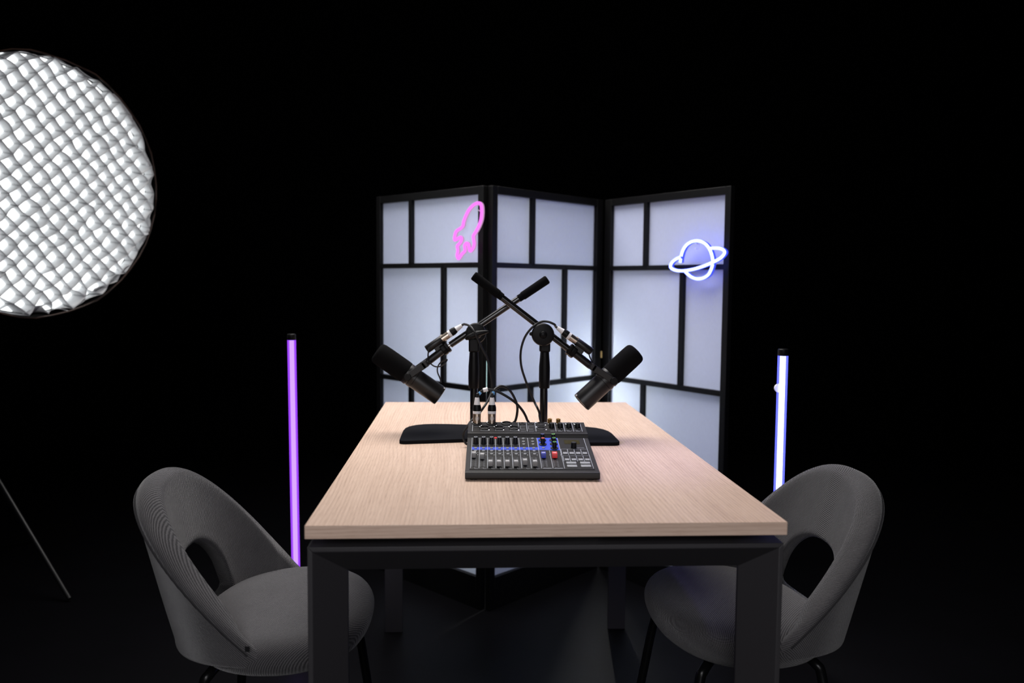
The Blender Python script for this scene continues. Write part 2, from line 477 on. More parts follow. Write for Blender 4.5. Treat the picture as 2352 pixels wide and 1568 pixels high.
# hanging hook of each sign, down to the panel
for s, i, q in ((rocket, 0, at(1096, 476, y=1.50)), (planet, 2, None)):
    if i == 0: p = on_panel(0, 1098, 474, .024)
    else: p = on_panel(2, 1597, 562, .022)
    bm = B(); nn = PFRAME[i][2]
    up = V((0, 0, 1))
    tube(bm, catmull([p + up * .004, p - nn * .012 + up * .006, p - nn * .020 + up * -.004, p - nn * .012 - up * .014, p - up * .012]), .0018, 8)
    build('hook', bm, WHITEP, s, label='clear hanging hook')

# ------------------------------------------------------------------ light tubes


def tube_light(y, top, bot, r, core, shell, label, knob=False):
    a = at(*top, y=y); b = at(*bot, y=y); ax = (a - b).normalized()
    foot = b - ax * (b.z / ax.z)
    o = empty('tube_light', V((foot.x, foot.y, 0)), 0, label, 'tube light', 'upright light tubes')
    L = (a - foot).length
    bm = B(); tube(bm, [foot + ax * .075, a], r, 24, cap=False)
    build('sleeve', bm, shell, o, label='glowing coloured sleeve')
    bm = B(); tube(bm, [foot + ax * .076, a - ax * .001], r * .54, 16); build('core', bm, core, o)
    bm = B(); lathe(bm, [(-.001, r * .98), (.0, r * 1.02), (.016, r * 1.0), (.018, r * .85), (.0185, 0)], a, ax, 24); build('end_cap', bm, STAND_MATT, o)
    bm = B(); lathe(bm, [(.008, r * 1.1), (.074, r * 1.1), (.0755, r * .98)], foot, ax, 24); build('lower_cap', bm, STAND_MATT, o)
    bm = B(); lathe(bm, [(.0, .075), (.006, .075), (.009, .070), (.010, r * 1.2), (.02, r * 1.15)], V((foot.x, foot.y, 0)), (0, 0, 1), 32); build('base', bm, STAND_MATT, o)
    if knob:
        k = at(1788.5, 891, y=y + .012)
        bm = B(); lathe(bm, [(-.006, .011), (.0, .0125), (.006, .011)], k, (.25, 1, 0), 20); build('knob', bm, WHITEP, o, label='small white knob')
    return o


VIO_CORE = emis('violet_core', (.33, .25, 1.0), 3.4)
VIO_SHELL = glow_shell('violet_sleeve', (.34, .06, 1.0), 1.3, .42)
BLU_CORE = emis('blue_white_core', (.44, .44, 1.0), 12.0)
BLU_SHELL = glow_shell('blue_sleeve', (.12, .14, 1.0), 2.0, .42)
tube_light(1.184, (669.8, 780), (679.3, 1290), .0128, VIO_CORE, VIO_SHELL, 'upright violet light tube standing behind the left chair')
tube_light(.858, (1798.5, 816), (1789.0, 1120), .0138, BLU_CORE, BLU_SHELL, 'upright blue white light tube standing behind the right chair', True)

# ------------------------------------------------------------------ chairs


def chair_meshes():
    out = {}
    # --- shell: a cone cut by a slanting plane, open at the front, with a hole at the lower back
    ZB0, ZR = .4125, .7828

    def wall(th, z, inset):
        h = z - ZB0
        ax = .1952 + .2445 * h - inset; by = .230 + .1862 * h - inset
        c, s = cos(th), sin(th)
        return V((-ax * math.copysign(abs(c) ** .7963, c), by * math.copysign(abs(s) ** .7963, s), z))
    THM = radians(100.5)

    def rim_z(th):
        # solve for the height where the wall meets the slanted plane
        lo, hi = ZB0, ZR + .1
        for _ in range(40):
            z = (lo + hi) / 2; x = wall(th, z, 0).x
            plane = .350 + 1.0544 * (.0927 - x)
            if z < plane: lo = z
            else: hi = z
        zc = (lo + hi) / 2
        return min(zc, ZR) if zc < ZR - .02 else ZR - .02 + .02 * (1 - math.exp(-(zc - ZR + .02) / .02))
    N = 87
    ths = [-THM + 2 * THM * i / (N - 1) for i in range(N)]
    THH = radians(34.5)
    bm = bmesh.new(); uvl = bm.loops.layers.uv.new('UVMap'); uvd = {}
    cols = []
    for th in ths:
        zr = max(rim_z(th), ZB0 + .03)
        f = max(0.0, 1 - (th / THH) ** 2) ** .5
        zmid = min(.440, ZB0 + (zr - ZB0) * .45)
        hb = zmid - .022 * f; ht = zmid + .137 * f
        tk = .052 if zr > .52 else .052 * max(.6, (zr - ZB0) / (.52 - ZB0))
        col = []
        def ring(z0, z1, n, cap_top, cap_bot):
            pts = []
            for k in range(n + 1):
                z = z0 + (z1 - z0) * k / n
                pts.append((z, 0.0))
            return pts
        n1, n2 = 4, 8
        lower_o = [(ZB0 + (hb - ZB0) * k / n1, 0.0) for k in range(n1 + 1)]
        lower_i = [(ZB0 + .01 + (hb - ZB0 - .01) * k / n1, tk) for k in range(n1 + 1)]
        upper_o = [(ht + (zr - .012 - ht) * k / n2, 0.0) for k in range(n2 + 1)]
        upper_i = [(ht + (zr - .012 - ht) * k / n2, tk) for k in range(n2 + 1)]
        cap = [(zr - .004, .006), (zr + .002, tk * .3), (zr + .002, tk * .62), (zr - .005, tk * .92)]
        def mk(z, ins):
            v = bm.verts.new(wall(th, z, ins)); uvd[v] = (th * .27, z * 1.05 + ins * 1.1); return v
        lo = [mk(*p) for p in lower_o]; li = [mk(*p) for p in lower_i]
        uo = [mk(*p) for p in upper_o]; ui = [mk(*p) for p in upper_i]; cp = [mk(*p) for p in cap]
        hole = f > 1e-6
        hm_lo = mk(hb + .006 * f, tk * .5) if hole else None
        hm_hi = mk(ht - .006 * f, tk * .5) if hole else None
        bt = mk(ZB0 - .004, tk * .5)
        if not hole:
            for a, b in ((lo[-1], uo[0]), (li[-1], ui[0])): pass
        cols.append((lo, li, uo, ui, cp, hm_lo, hm_hi, bt, hole))

    def quad(a, b, c, d):
        vs = []
        for v in (a, b, c, d):
            if v not in vs: vs.append(v)
        if len(vs) >= 3:
            try: bm.faces.new(vs)
            except ValueError: pass

    def strip(A, Bq):
        for k in range(len(A) - 1): quad(A[k], Bq[k], Bq[k + 1], A[k + 1])
    for i in range(N - 1):
        a, b = cols[i], cols[i + 1]
        strip(a[0], b[0]); strip(b[1], a[1])
        strip([a[7], a[0][0]], [b[7], b[0][0]]); strip([a[1][0], a[7]], [b[1][0], b[7]])
        up_a = a[2] + a[4] + a[3][::-1]; up_b = b[2] + b[4] + b[3][::-1]
        strip(up_a, up_b)
        la = a[5] if a[8] else None; lb = b[5] if b[8] else None
        if a[8] or b[8]:
            A5 = a[5] or a[0][-1]; B5 = b[5] or b[0][-1]; A5i = a[5] or a[1][-1]; B5i = b[5] or b[1][-1]
            if a[8] and b[8]:
                strip([a[0][-1], a[5], a[1][-1]], [b[0][-1], b[5], b[1][-1]])
                strip([a[3][0], a[6], a[2][0]], [b[3][0], b[6], b[2][0]])
            else:
                h, nn = (a, b) if a[8] else (b, a)
                # end of the hole: fan to the closed column
                for tri in ((h[0][-1], h[5], nn[0][-1]), (h[5], h[1][-1], nn[1][-1]), (h[5], nn[0][-1], nn[1][-1]),
                            (h[2][0], h[6], nn[2][0]), (h[6], h[3][0], nn[3][0]), (h[6], nn[2][0], nn[3][0])):
                    try: bm.faces.new(tri)
                    except ValueError: pass
    for c in (cols[0], cols[-1]):
        loop = c[0] + c[2] + c[4] + c[3][::-1] + c[1][::-1] + [c[7]]
        try: bm.faces.new(loop)
        except ValueError: pass
    for f in bm.faces:
        for l in f.loops: l[uvl].uv = uvd[l.vert]
    bmesh.ops.remove_doubles(bm, verts=bm.verts, dist=.0004)
    bmesh.ops.recalc_face_normals(bm, faces=bm.faces)
    me = bpy.data.meshes.new('backrest'); bm.to_mesh(me); bm.free()
    for p in me.polygons: p.use_smooth = True
    me.materials.append(FABRIC); out['backrest'] = me
    # --- seam along the outer rim
    bm = B(); path = []
    for th in ths[5:-5]:
        zr = rim_z(th); path.append(wall(th, zr - .016, -.0012))
    tube(bm, path, .0022, 6); out['seam'] = mesh('seam', bm, FABRIC)
    # --- seat cushion
    bm = bmesh.new(); uvl = bm.loops.layers.uv.new('UVMap')
    prof = [(.30, .372), (.62, .374), (.82, .380), (.93, .392), (.985, .410), (1.0, .426), (.988, .441), (.95, .453), (.87, .461), (.70, .465), (.45, .467), (.2, .468)]
    K = 56; rings = []
    for s, z in prof:
        ringv = []
        for k in range(K):
            t = 2 * pi * k / K; c, sn = cos(t), sin(t)
            e = 2.25
            cc = math.copysign(abs(c) ** (2 / e), c); ss = math.copysign(abs(sn) ** (2 / e), sn)
            ax = (.176 if c > 0 else .190); by = .236
            lean = .018 * (s if z < .42 else 0)
            ringv.append(bm.verts.new(V((cc * ax * s + .0258, ss * by * s, z - (.006 * (cc * s) ** 2 if z > .43 else 0) + .010 * (1 if z > .40 else .4) * cc * s * .4))))
        rings.append(ringv)
    for A, Bq in zip(rings, rings[1:]):
        for k in range(K): bm.faces.new((A[k], A[(k + 1) % K], Bq[(k + 1) % K], Bq[k]))
    bm.faces.new(rings[0][::-1]); bm.faces.new(rings[-1])
    for f in bm.faces:
        for l in f.loops:
            p = l.vert.co; l[uvl].uv = (p.x + .3 * p.z, p.y + 1.1 * p.z)
    bmesh.ops.recalc_face_normals(bm, faces=bm.faces)
    me = bpy.data.meshes.new('seat'); bm.to_mesh(me); bm.free()
    for p in me.polygons: p.use_smooth = True
    me.materials.append(FABRIC); out['seat'] = me
    # --- legs
    legs = []
    for sx, sy in ((1, 1), (1, -1), (-1, 1), (-1, -1)):
        bm = B()
        top = V((sx * .09, sy * .10, .374)); rx = 1.0 if sx > 0 else .80; k1 = V((sx * .132 * rx, sy * .150, .366)); kn = V((sx * .146 * rx, sy * .160, .335)); ft = V((sx * .190 * rx, sy * .215, 0))
        tube(bm, catmull([top, k1, kn, kn.lerp(ft, .5), ft], 6), [.0105] * 18 + [.0100] * 7, 12)
        legs.append(mesh('leg', bm, LEG_BLACK))
    out['legs'] = legs
    th = radians(-89)
    zt = ZB0 + .044
    p = wall(th, zt, -.0015); q = wall(th + .05, zt, -.0015)
    bm = B(); d = (q - p).normalized(); n = V((d.y, -d.x, 0)); Mx = Matrix((d, n, V((0, 0, 1)))).transposed().to_4x4(); Mx.translation = p
    box(bm, (0, 0, 0), (.008, .002, .010), Mx); out['care_tag'] = mesh('care_tag', bm, KNOBBLK)
    return out


CH = chair_meshes()


def chair(loc, rz, label, first=True):
    o = empty('upholstered_chair', loc, rz, label, 'chair', 'grey fabric tub chairs at the table')
    link('backrest', CH['backrest'], o, subd=1); link('seam', CH['seam'], o); link('seat', CH['seat'], o, subd=1)
    for l in CH['legs']: link('leg', l, o, label='thin black metal leg')
    link('care_tag', CH['care_tag'], o, label='tiny dark fabric tag')
    return o


chair((-.5384, .4405, 0), .0018, 'grey tub chair with an open lower back, left of the table, violet tube behind it')
chair((.4713, .4318, 0), 3.2007, 'grey tub chair with an open lower back, right of the table, blue tube behind it')

# ------------------------------------------------------------------ audio mixer
PHI = -radians(1.6)
mixer = empty('audio_mixer', (-.0045, .2955, .75), PHI, 'compact black audio mixer with grey faders and blue stripe on the table', 'audio mixer')
HW = .1355
prof = [(.004, .003), (.0, .0055), (.0, .0140), (.0012, .0170), (.004, .0180), (.010, .01815), (.0125, .0184), (.2075, .0487), (.2082, .0500), (.2092, .0550), (.2115, .0577), (.2155, .0588), (.2205, .0588), (.2245, .0582), (.2915, .0700), (.2925, .0690), (.2925, .005), (.289, .003)]
bm = B(); prism(bm, prof, lambda p, t: V((t, p[0], p[1])), -HW, HW)
build('casing', bm, MIXBODY, mixer, world=False, bevel=.0016, sharp=30)
for u in (-.118, .118):
    for v in (.016, .272):
        bm = B(); lathe(bm, [(0, .008), (.0035, .008)], (u, v, 0), (0, 0, 1), 16); build('rubber_foot', bm, KNOBBLK, mixer, world=False)
TILT, JT = atan(.1538), atan(.1765)
def hp(v): return .0168 + .1538 * v
def hj(v): return .0184 + .1765 * v
def P(u, v, up=0.0): return V((u, v, hp(v))) + V((0, -sin(TILT), cos(TILT))) * up
def J(u, v, up=0.0): return V((u, v, hj(v))) + V((0, -sin(JT), cos(JT))) * up
ROTP, ROTJ = (TILT, 0, 0), (JT, 0, 0)
MP = Matrix.Rotation(TILT, 4, 'X'); MJ = Matrix.Rotation(JT, 4, 'X')


def flat(bm, u0, u1, v0, v1, h, pj=P, R=MP, up=0.0):
    c = pj((u0 + u1) / 2, (v0 + v1) / 2, up + h / 2); Mx = Matrix.Translation(c) @ R
    box(bm, (0, 0, 0), (u1 - u0, (v1 - v0), h), Mx)


bm = B(); flat(bm, -.127, .127, .016, .2065, .0006); build('control_panel', bm, MIXPANEL, mixer, world=False)
bm = B(); flat(bm, -.1285, .1285, .2265, .2895, .0005, J, MJ); build('jack_panel', bm, MIXPANEL, mixer, world=False)
DIV = [-.1250, -.1078, -.0906, -.0733, -.0562, -.0386, -.0210, -.0012, .0195, .066, .125]
lw = .00055
bm = B()
for u in DIV: flat(bm, u - lw, u + lw, .0215, .2045, .00085)
flat(bm, .0425 - lw, .0425 + lw, .022, .127, .00085)
flat(bm, -.1115, -.0205, .2005, .2010, .00085)
flat(bm, -.020, .019, .2035, .2040, .00085)
for u0, u1 in zip(DIV[:8], DIV[1:9]): flat(bm, u0 + .002, u1 - .002, .1105, .1110, .00085)
for u in (.0675, .0815, .0958, .1103):
    flat(bm, u - lw, u + lw, .100, .1335, .00085)
    flat(bm, u + .0008 - lw, u + .0008 + lw, .0625, .094, .00085)
flat(bm, .0675, .124, .1338, .1344, .00085); flat(bm, .0675, .124, .0945, .0951, .00085)
flat(bm, .101, .1195, .1418, .1428, .00085)
# dashes of the small lettering under the faders and beside them
for u0, u1 in zip(DIV[:8], DIV[1:9]):
    c = (u0 + u1) / 2; flat(bm, c - .0008, c + .0008, .0225, .0245, .00085)
    flat(bm, c + .0006, c + .0062, .0195, .0202, .00085)
for c in (.031, .054): flat(bm, c - .009, c + .009, .0222, .0242, .00085)
chan = [-.1164, -.0992, -.0819, -.0647, -.0474, -.0298, -.0111, .0092]
SLOT = [c - .0027 for c in chan] + [.0268, .0502]
for c in SLOT:
    for k in range(9):
        v = .034 + k * .0058
        for s in (-1, 1): flat(bm, c + s * .0042 - .0018, c + s * .0042 + .0018, v, v + .0006, .0008)
# curved scale lines under the knobs
for c in chan[:6]:
    for k in range(9):
        a = radians(205 + k * 16.25); a2 = radians(205 + (k + .8) * 16.25)
        m_ = (a + a2) / 2; flat(bm, c + .0082 * cos(m_) - .0009, c + .0082 * cos(m_) + .0009, .1665 + .0082 * sin(m_) - .0003, .1665 + .0082 * sin(m_) + .0003, .0008)
build('panel_print', bm, PRINT, mixer, world=False, label='thin pale printed lines')
bm = B()
for u in (-.0191, -.0003, .0197, .0653, .0855, .1057, .1254, -.1250): flat(bm, u - lw, u + lw, .2285, .2875, .0008, J, MJ)
for u in (.0653, .0855, .1057): flat(bm, u + .004, u + .016, .2345, .2351, .0008, J, MJ); flat(bm, u + .005, u + .014, .2310, .2320, .0008, J, MJ)
flat(bm, .052, .062, .2310, .2320, .0008, J, MJ)
flat(bm, .0197, .1254, .2880, .2890, .0008, J, MJ)
for c in (-.0093, .0094):
    flat(bm, c - .006, c + .006, .2292, .2300, .0008, J, MJ); flat(bm, c - .006, c - .0055, .243, .262, .0008, J, MJ); flat(bm, c - .006, c + .004, .2430, .2436, .0008, J, MJ); flat(bm, c - .007, c + .007, .2640, .2646, .0008, J, MJ)
for c in (-.1158, -.0809, -.0467): flat(bm, c - .006, c + .006, .2615, .2622, .0008, J, MJ)
for c in (-.0974, -.0642, -.0298): flat(bm, c - .006, c + .008, .2325, .2332, .0008, J, MJ); flat(bm, c - .0085, c - .0079, .232, .240, .0008, J, MJ)
build('jack_print', bm, PRINT, mixer, world=False, label='thin pale printed lines')
bm = B(); flat(bm, -.1245, .0195, .1285, .1450, .0008); flat(bm, .0200, .0655, .1278, .2055, .0008)
build('blue_stripe', bm, MIXBLUE, mixer, world=False, label='bright blue printed stripe and block')

def knob_mesh(rs, r0, r1, h):
    bm = B(); lathe(bm, [(0, rs), (.0018, rs), (.0024, r0), (h - .001, r1), (h, r1 * .9), (h + .0001, 0)], (0, 0, 0), (0, 0, 1), 20); return mesh('knob', bm, KNOBBLK)
def cap_mesh(name, r, m, ring_=True):
    bm = B()
    if ring_: torus(bm, (0, 0, 0), (0, 0, 1), r, .0007, 20, 6)
    else: lathe(bm, [(-.0003, r), (.0004, r)], (0, 0, 0), (0, 0, 1), 20)
    return mesh(name, bm, m)
KN = knob_mesh(.0060, .0054, .0044, .0160); KW = knob_mesh(.0085, .0050, .0042, .0150)
CW, CG, CR, CN = cap_mesh('cap_ring', .0034, PRINT), cap_mesh('cap_ring', .0032, GREENC), cap_mesh('cap_disc', .0041, REDC, False), cap_mesh('cap_disc', .0041, NAVYC, False)
for c in chan[:6]:
    k = link('channel_knob', KN, mixer, loc=P(c, .1655, .0005), rot=ROTP)
    link('cap_ring', CW, k, loc=(0, 0, .0160), label='pale ring on the knob top')
for (u, v), cm, lab in (((.0312, .188), CN, 'navy knob top'), ((.0305, .1615), CR, 'red knob top'), ((.0553, .188), CG, 'green ring on the knob top'), ((.0547, .1635), CG, 'green ring on the knob top'), ((.0541, .138), CG, 'green ring on the knob top')):
    k = link('effect_knob', KW, mixer, loc=P(u, v, .0008), rot=ROTP); link('knob_cap', cm, k, loc=(0, 0, .0151), label=lab)
bm = B(); lathe(bm, [(0, .0062), (.012, .0058), (.013, .005), (.0131, 0)], (0, 0, 0), (0, 0, 1), 20); link('data_knob', mesh('data_knob', bm, KNOBBLK), mixer, loc=P(.0965, .143, .0005), rot=ROTP)
bm = B(); flat(bm, -.0757, -.0699, .1985, .2055, .0022); build('record_button', bm, FADERR, mixer, world=False, label='small red button')
bm = B(); flat(bm, .079, .113, .1660, .1905, .0010); build('display', bm, LCD, mixer, world=False, label='dark olive display')
# small buttons: rubber key with a light ring
bm = B(); lathe(bm, [(0, .0033), (.0014, .0033), (.0019, .0027), (.0019, .0013), (.0012, .0011), (.0012, 0)], (0, 0, 0), (0, 0, 1), 14); BT = mesh('button', bm, BUTTON)
for u, v in ([(c, .138) for c in chan] + [(.0305, .1402)] + [(c, .120) for c in chan] + [(c, .102) for c in chan] +
             [(-.0108, .1988), (-.0112, .1792), (-.0112, .1622), (.0096, .1988), (.0092, .1792), (.0092, .1622)]):
    link('button', BT, mixer, loc=P(u, v, .0006), rot=ROTP)
bm = B(); box(bm, (0, 0, .0005), (.0016, .0040, .001)); LEDM = mesh('level_light', bm, BUTTON)
for c in chan + [.0360, .0595]: link('level_light', LEDM, mixer, loc=P(c + .0052, .0965, .0006), rot=(TILT, 0, .0))
bm = B(); box(bm, (0, 0, .0), (.0026, .056, .0004)); SL = mesh('fader_slot', bm, KNOBBLK)
for c in SLOT: link('fader_slot', SL, mixer, loc=P(c, .0605, .0008), rot=ROTP)


def fader_mesh(w, m):
    pr = [(-.0085, 0), (-.0078, .0070), (-.0066, .0094), (-.004, .0096), (-.0008, .0086), (.0008, .0086), (.004, .0096), (.0066, .0094), (.0078, .0070), (.0085, 0)]
    bm = B(); prism(bm, pr, lambda p, t: V((t, p[0], p[1] + .0016)), -w / 2, w / 2)
    return mesh('fader_cap', bm, m, 50)
FG, FB, FR = fader_mesh(.0094, FADERG), fader_mesh(.0098, FADERB), fader_mesh(.0108, FADERR)
bm = B(); box(bm, (0, 0, .0106), (.0068, .0022, .0008)); FLN = mesh('indicator_line', bm, WHITEP)
fv = [.0768, .0693, .0287, .0287, .0288, .0290, .0363, .0292, .0762, .0762]
for i, (c, v) in enumerate(zip(SLOT, fv)):
    f = link('fader_cap', (FG, FG, FG, FG, FG, FG, FG, FG, FB, FR)[i], mixer, bevel=.0004, loc=P(c, v + .0075, .0008), rot=ROTP, label={8: 'blue fader cap', 9: 'red fader cap'}.get(i))
    link('indicator_line', FLN, f, label='white line')
bm = B(); box(bm, (0, 0, .0011), (.0096, .0098, .0022)); PB = mesh('pad_button', bm, BUTTON)
for v, us in ((.1065, (.0748, .0888, .1026, .1168)), (.0688, (.0754, .0896, .1038, .1178))):
    for u in us:
        b = link('pad_button', PB, mixer, bevel=.0006, loc=P(u, v, .0006), rot=ROTP)
bm = B(); box(bm, (0, 0, .0012), (.0208, .0112, .0024)); BB = mesh('transport_button', bm, BUTTON)
for u, v in ((.0822, .0500), (.1108, .0501), (.0822, .0326), (.1106, .0328)): link('transport_button', BB, mixer, bevel=.0008, loc=P(u, v, .0006), rot=ROTP)
bm = B(); lathe(bm, [(0, .0122), (.0018, .0122), (.0024, .0112), (.0024, .0092), (-.0, .0088), (-.0005, .003), (.0012, .0028), (.0012, 0)], (0, 0, 0), (0, 0, 1), 28); XS = mesh('input_socket', bm, KNOBBLK)
bm = B(); lathe(bm, [(0, .0021), (.0008, .0021), (.0013, .0012), (.00131, 0)], (0, 0, 0), (0, 0, 1), 10); SC = mesh('screw', bm, STEEL)
XLR = [(-.1155, .2797), (-.0808, .2800), (-.0467, .2803), (-.0974, .2505), (-.0642, .2508), (-.0298, .2500)]
for u, v in XLR:
    s = link('input_socket', XS, mixer, loc=J(u, v, .0004), rot=ROTJ)
    for du, dv in ((.0100, -.0137), (-.0108, .0092)): link('screw', SC, s, loc=(du, dv, .0001))
bm = B(); lathe(bm, [(0, .0105), (.0012, .0105), (.0016, .0095), (.0016, .0082), (-.0004, .008), (-.0004, 0)], (0, 0, 0), (0, 0, 1), 24); MS = mesh('output_socket', bm, KNOBBLK)
bm = B()
for a in (90, 210, 330): lathe(bm, [(0, .0008), (.0024, .0007)], (.0042 * cos(radians(a)), .0042 * sin(radians(a)), 0), (0, 0, 1), 8)
PN = mesh('pins', bm, STEEL)
for u, v in ((.0335, .2800), (.0330, .2490)):
    s = link('output_socket', MS, mixer, loc=J(u, v, .0004), rot=ROTJ); link('pins', PN, s)
    for du, dv in ((.0105, -.0095), (-.0110, .0082)): link('screw', SC, s, loc=(du, dv, .0001))
bm = B(); lathe(bm, [(0, .0075), (.0012, .0075), (.0016, .0062), (.0016, .0038), (-.0003, .0036), (-.0003, 0)], (0, 0, 0), (0, 0, 1), 20); JK = mesh('line_jack', bm, KNOBBLK)
for u, v in ((-.0093, .2800), (.0094, .2800)): link('line_jack', JK, mixer, loc=J(u, v, .0004), rot=ROTJ)
bm = B(); lathe(bm, [(0, .0050), (.0018, .0050), (.0022, .0044), (.0022, .0033), (-.0002, .0031), (-.0002, 0)], (0, 0, 0), (0, 0, 1), 20); HJ = mesh('headphone_jack', bm, STEEL)
bm = B(); lathe(bm, [(0, .0066), (.010, .0058), (.011, .005), (.0111, 0)], (0, 0, 0), (0, 0, 1), 20); HK = mesh('headphone_knob', bm, KNOBBLK)
bm = B(); box(bm, (0, 0, .0015), (.0036, .0060, .003)); SWM = mesh('slide_switch', bm, KNOBBLK)
for i, u in enumerate((.0550, .0748, .0948, .1148)):
    link('headphone_jack', HJ, mixer, loc=J(u - .001, .2770, .0004), rot=ROTJ)
    link('headphone_knob', HK, mixer, loc=J(u + .002, .2560, .0004), rot=ROTJ)
    if i: link('slide_switch', SWM, mixer, loc=J(u + .0035, .2385, .0004), rot=ROTJ)
MIXM = Matrix.Translation((-.0045, .2955, .75)) @ Matrix.Rotation(PHI, 4, 'Z')
# gold adapters plugged into the first two headphone jacks
jn = (MIXM.to_3x3() @ V((0, -sin(JT), cos(JT)))).normalized()
for u, lab in ((.0540, 'knurled gold jack adapter standing in the first headphone jack of the mixer'), (.0738, 'knurled gold jack adapter standing in the second headphone jack, nearer the mixer corner')):
    p = MIXM @ J(u, .2770, .0004)
    g = empty('jack_adapter', p, 0, lab, 'jack adapter', 'gold adapters in the mixer')
    bm = B(); lathe(bm, [(.0005, .0028), (.0035, .0028), (.0036, .0044), (.0125, .0046), (.0130, .0042), (.0130, .0024), (.0118, .0022), (.0118, 0)], p, jn, 20); build('adapter_barrel', bm, GOLD, g)
    bm = B()
    for k in range(14):
        a = jn.orthogonal().normalized(); b2 = jn.cross(a); t = 2 * pi * k / 14
        q = p + (a * cos(t) + b2 * sin(t)) * .0045
        tube(bm, [q + jn * .0045, q + jn * .0132], .0006, 6)
    build('knurling', bm, GOLD, g)

# ------------------------------------------------------------------ microphone stands


def rounded_poly(pts, r, n=6):
    out = []; N = len(pts)
    for i in range(N):
        a, b, c = V(pts[i - 1]).to_2d() if len(pts[i - 1]) > 2 else V((*pts[i - 1], 0)).to_2d(), V((pts[i][0], pts[i][1])), V((pts[(i + 1) % N][0], pts[(i + 1) % N][1]))
        rr = r[i]; d1 = (a - b).normalized(); d2 = (c - b).normalized()
        p1, p2 = b + d1 * rr, b + d2 * rr
        for k in range(n + 1):
            t = k / n; out.append(tuple((1 - t) ** 2 * p1 + 2 * t * (1 - t) * b + t * t * p2))
    return out


def mic_stand(side, plate, radii, pole_px, pole_y, boom_px, boom_y, grip0_px, disc_px, disc_y, disc_r, label):
    pb = at(*pole_px, y=pole_y); pb = V((pb.x, pole_y, .75))
    o = empty('microphone_stand', pb, 0, label, 'microphone stand', 'desktop boom stands')
    bm = B(); poly = rounded_poly(plate, radii)
    prism(bm, poly, lambda p, t: V((p[0], p[1], t)), .7500, .7590)
    build('base_plate', bm, BASEM, o, bevel=.0015, sharp=30)
    X = pb.x
    zof = lambda py: at(pole_px[0], py, y=pole_y).z
    zg0, zg1, zc1 = zof(891), zof(808), zof(disc_px[1])
    bm = B(); lathe(bm, [(0, .0165), (.006, .0165), (.008, .0105), (zg0 + .02 - .759, .0098), (zg1 - .759, .0098)], V((X, pole_y, .759)), (0, 0, 1), 24); build('pole', bm, STAND, o)
    gx = X + (.001 if side > 0 else -.001)
    # fluted clutch grip
    bm = B(); seg = 36; rings = []
    h = zg1 - zg0
    for s, r in ((0, .0128), (.02, .0135), (.25, .0142), (.6, .0140), (.85, .0122), (.98, .0115), (1, .0108)):
        rings.append([bm.verts.new(V((gx + cos(2 * pi * k / seg) * r * (1 - (.05 if k % 3 == 0 else 0)), pole_y + sin(2 * pi * k / seg) * r * (1 - (.05 if k % 3 == 0 else 0)), zg0 + h * s))) for k in range(seg)])
    for A, Bq in zip(rings, rings[1:]):
        for k in range(seg): bm.faces.new((A[k], A[(k + 1) % seg], Bq[(k + 1) % seg], Bq[k]))
    bm.faces.new(rings[0][::-1]); bm.faces.new(rings[-1])
    build('height_grip', bm, STAND_MATT, o, sharp=40)
    # swivel clamp: neck + fork + disc
    dc = at(*disc_px, y=disc_y)
    bm = B()
    box(bm, (gx, pole_y, (zg1 + dc.z - .012) / 2), (.027, .024, dc.z - .012 - zg1))
    build('swivel_neck', bm, STAND_MATT, o, bevel=.004)
    bm = B(); lathe(bm, [(-.010, disc_r * .90), (-.008, disc_r), (.004, disc_r), (.0075, disc_r * .93), (.0085, disc_r * .80), (.0085, 0)], dc, (0, -1, 0), 40)
    build('clamp_disc', bm, STAND_MATT, o)
    a, b = at(*boom_px[0], y=boom_y), at(*boom_px[1], y=boom_y)
    bm = B(); tube(bm, [a, b], .0083, 20); build('boom', bm, STAND, o)
    g = at(*grip0_px, y=boom_y); ax = (b - g).normalized(); Lg = (b - g).length
    bm = B(); lathe(bm, [(-.012, .0083), (-.012, .0096), (.0, .0098), (.001, .0112), (Lg - .003, .0118), (Lg, .0095), (Lg + .0003, 0)], g, ax, 24); build('foam_grip', bm, FOAM, o)
    d = (b - a).normalized()
    bm = B(); tube(bm, [a + d * .002, a - d * .012], .0045, 12); build('thread_stud', bm, STEEL, o, label='bright steel threaded stud')
    return o, a, d, dc, gx


YL, YR = .800, .770
L_plate = [(-.300, .675), (-.085, .722), (-.080, .900), (-.302, .938)]
R_plate = [(.246, .652), (.255, .70), (.232, .895), (.045, .870), (.040, .650)]
poleRx = (1248.5, 950); poleLx = (1088.5, 950)
sL, aL, dL, dcL, gxL = mic_stand(-1, [(-.3005, .676), (-.070, .714), (-.070, .902), (-.3005, .940)], [.020, .03, .03, .115], poleLx, YL, ((1034, 792), (1258, 641)), YL + .022, (1200, 680), (1093, 765), YL + .004, .0265,
                                 'left black desktop boom stand with a wing lever, its arm rising to the right')
sR, aR, dR, dcR, gxR = mic_stand(1, [(.2415, .653), (.2415, .890), (.035, .880), (.035, .655)], [.022, .115, .03, .03], poleRx, YR, ((1307, 802), (1087, 632)), YR - .016, (1145, 676), (1247, 768), YR - .030, .0285,
                                 'right black desktop boom stand with a round knob, its arm rising to the left')
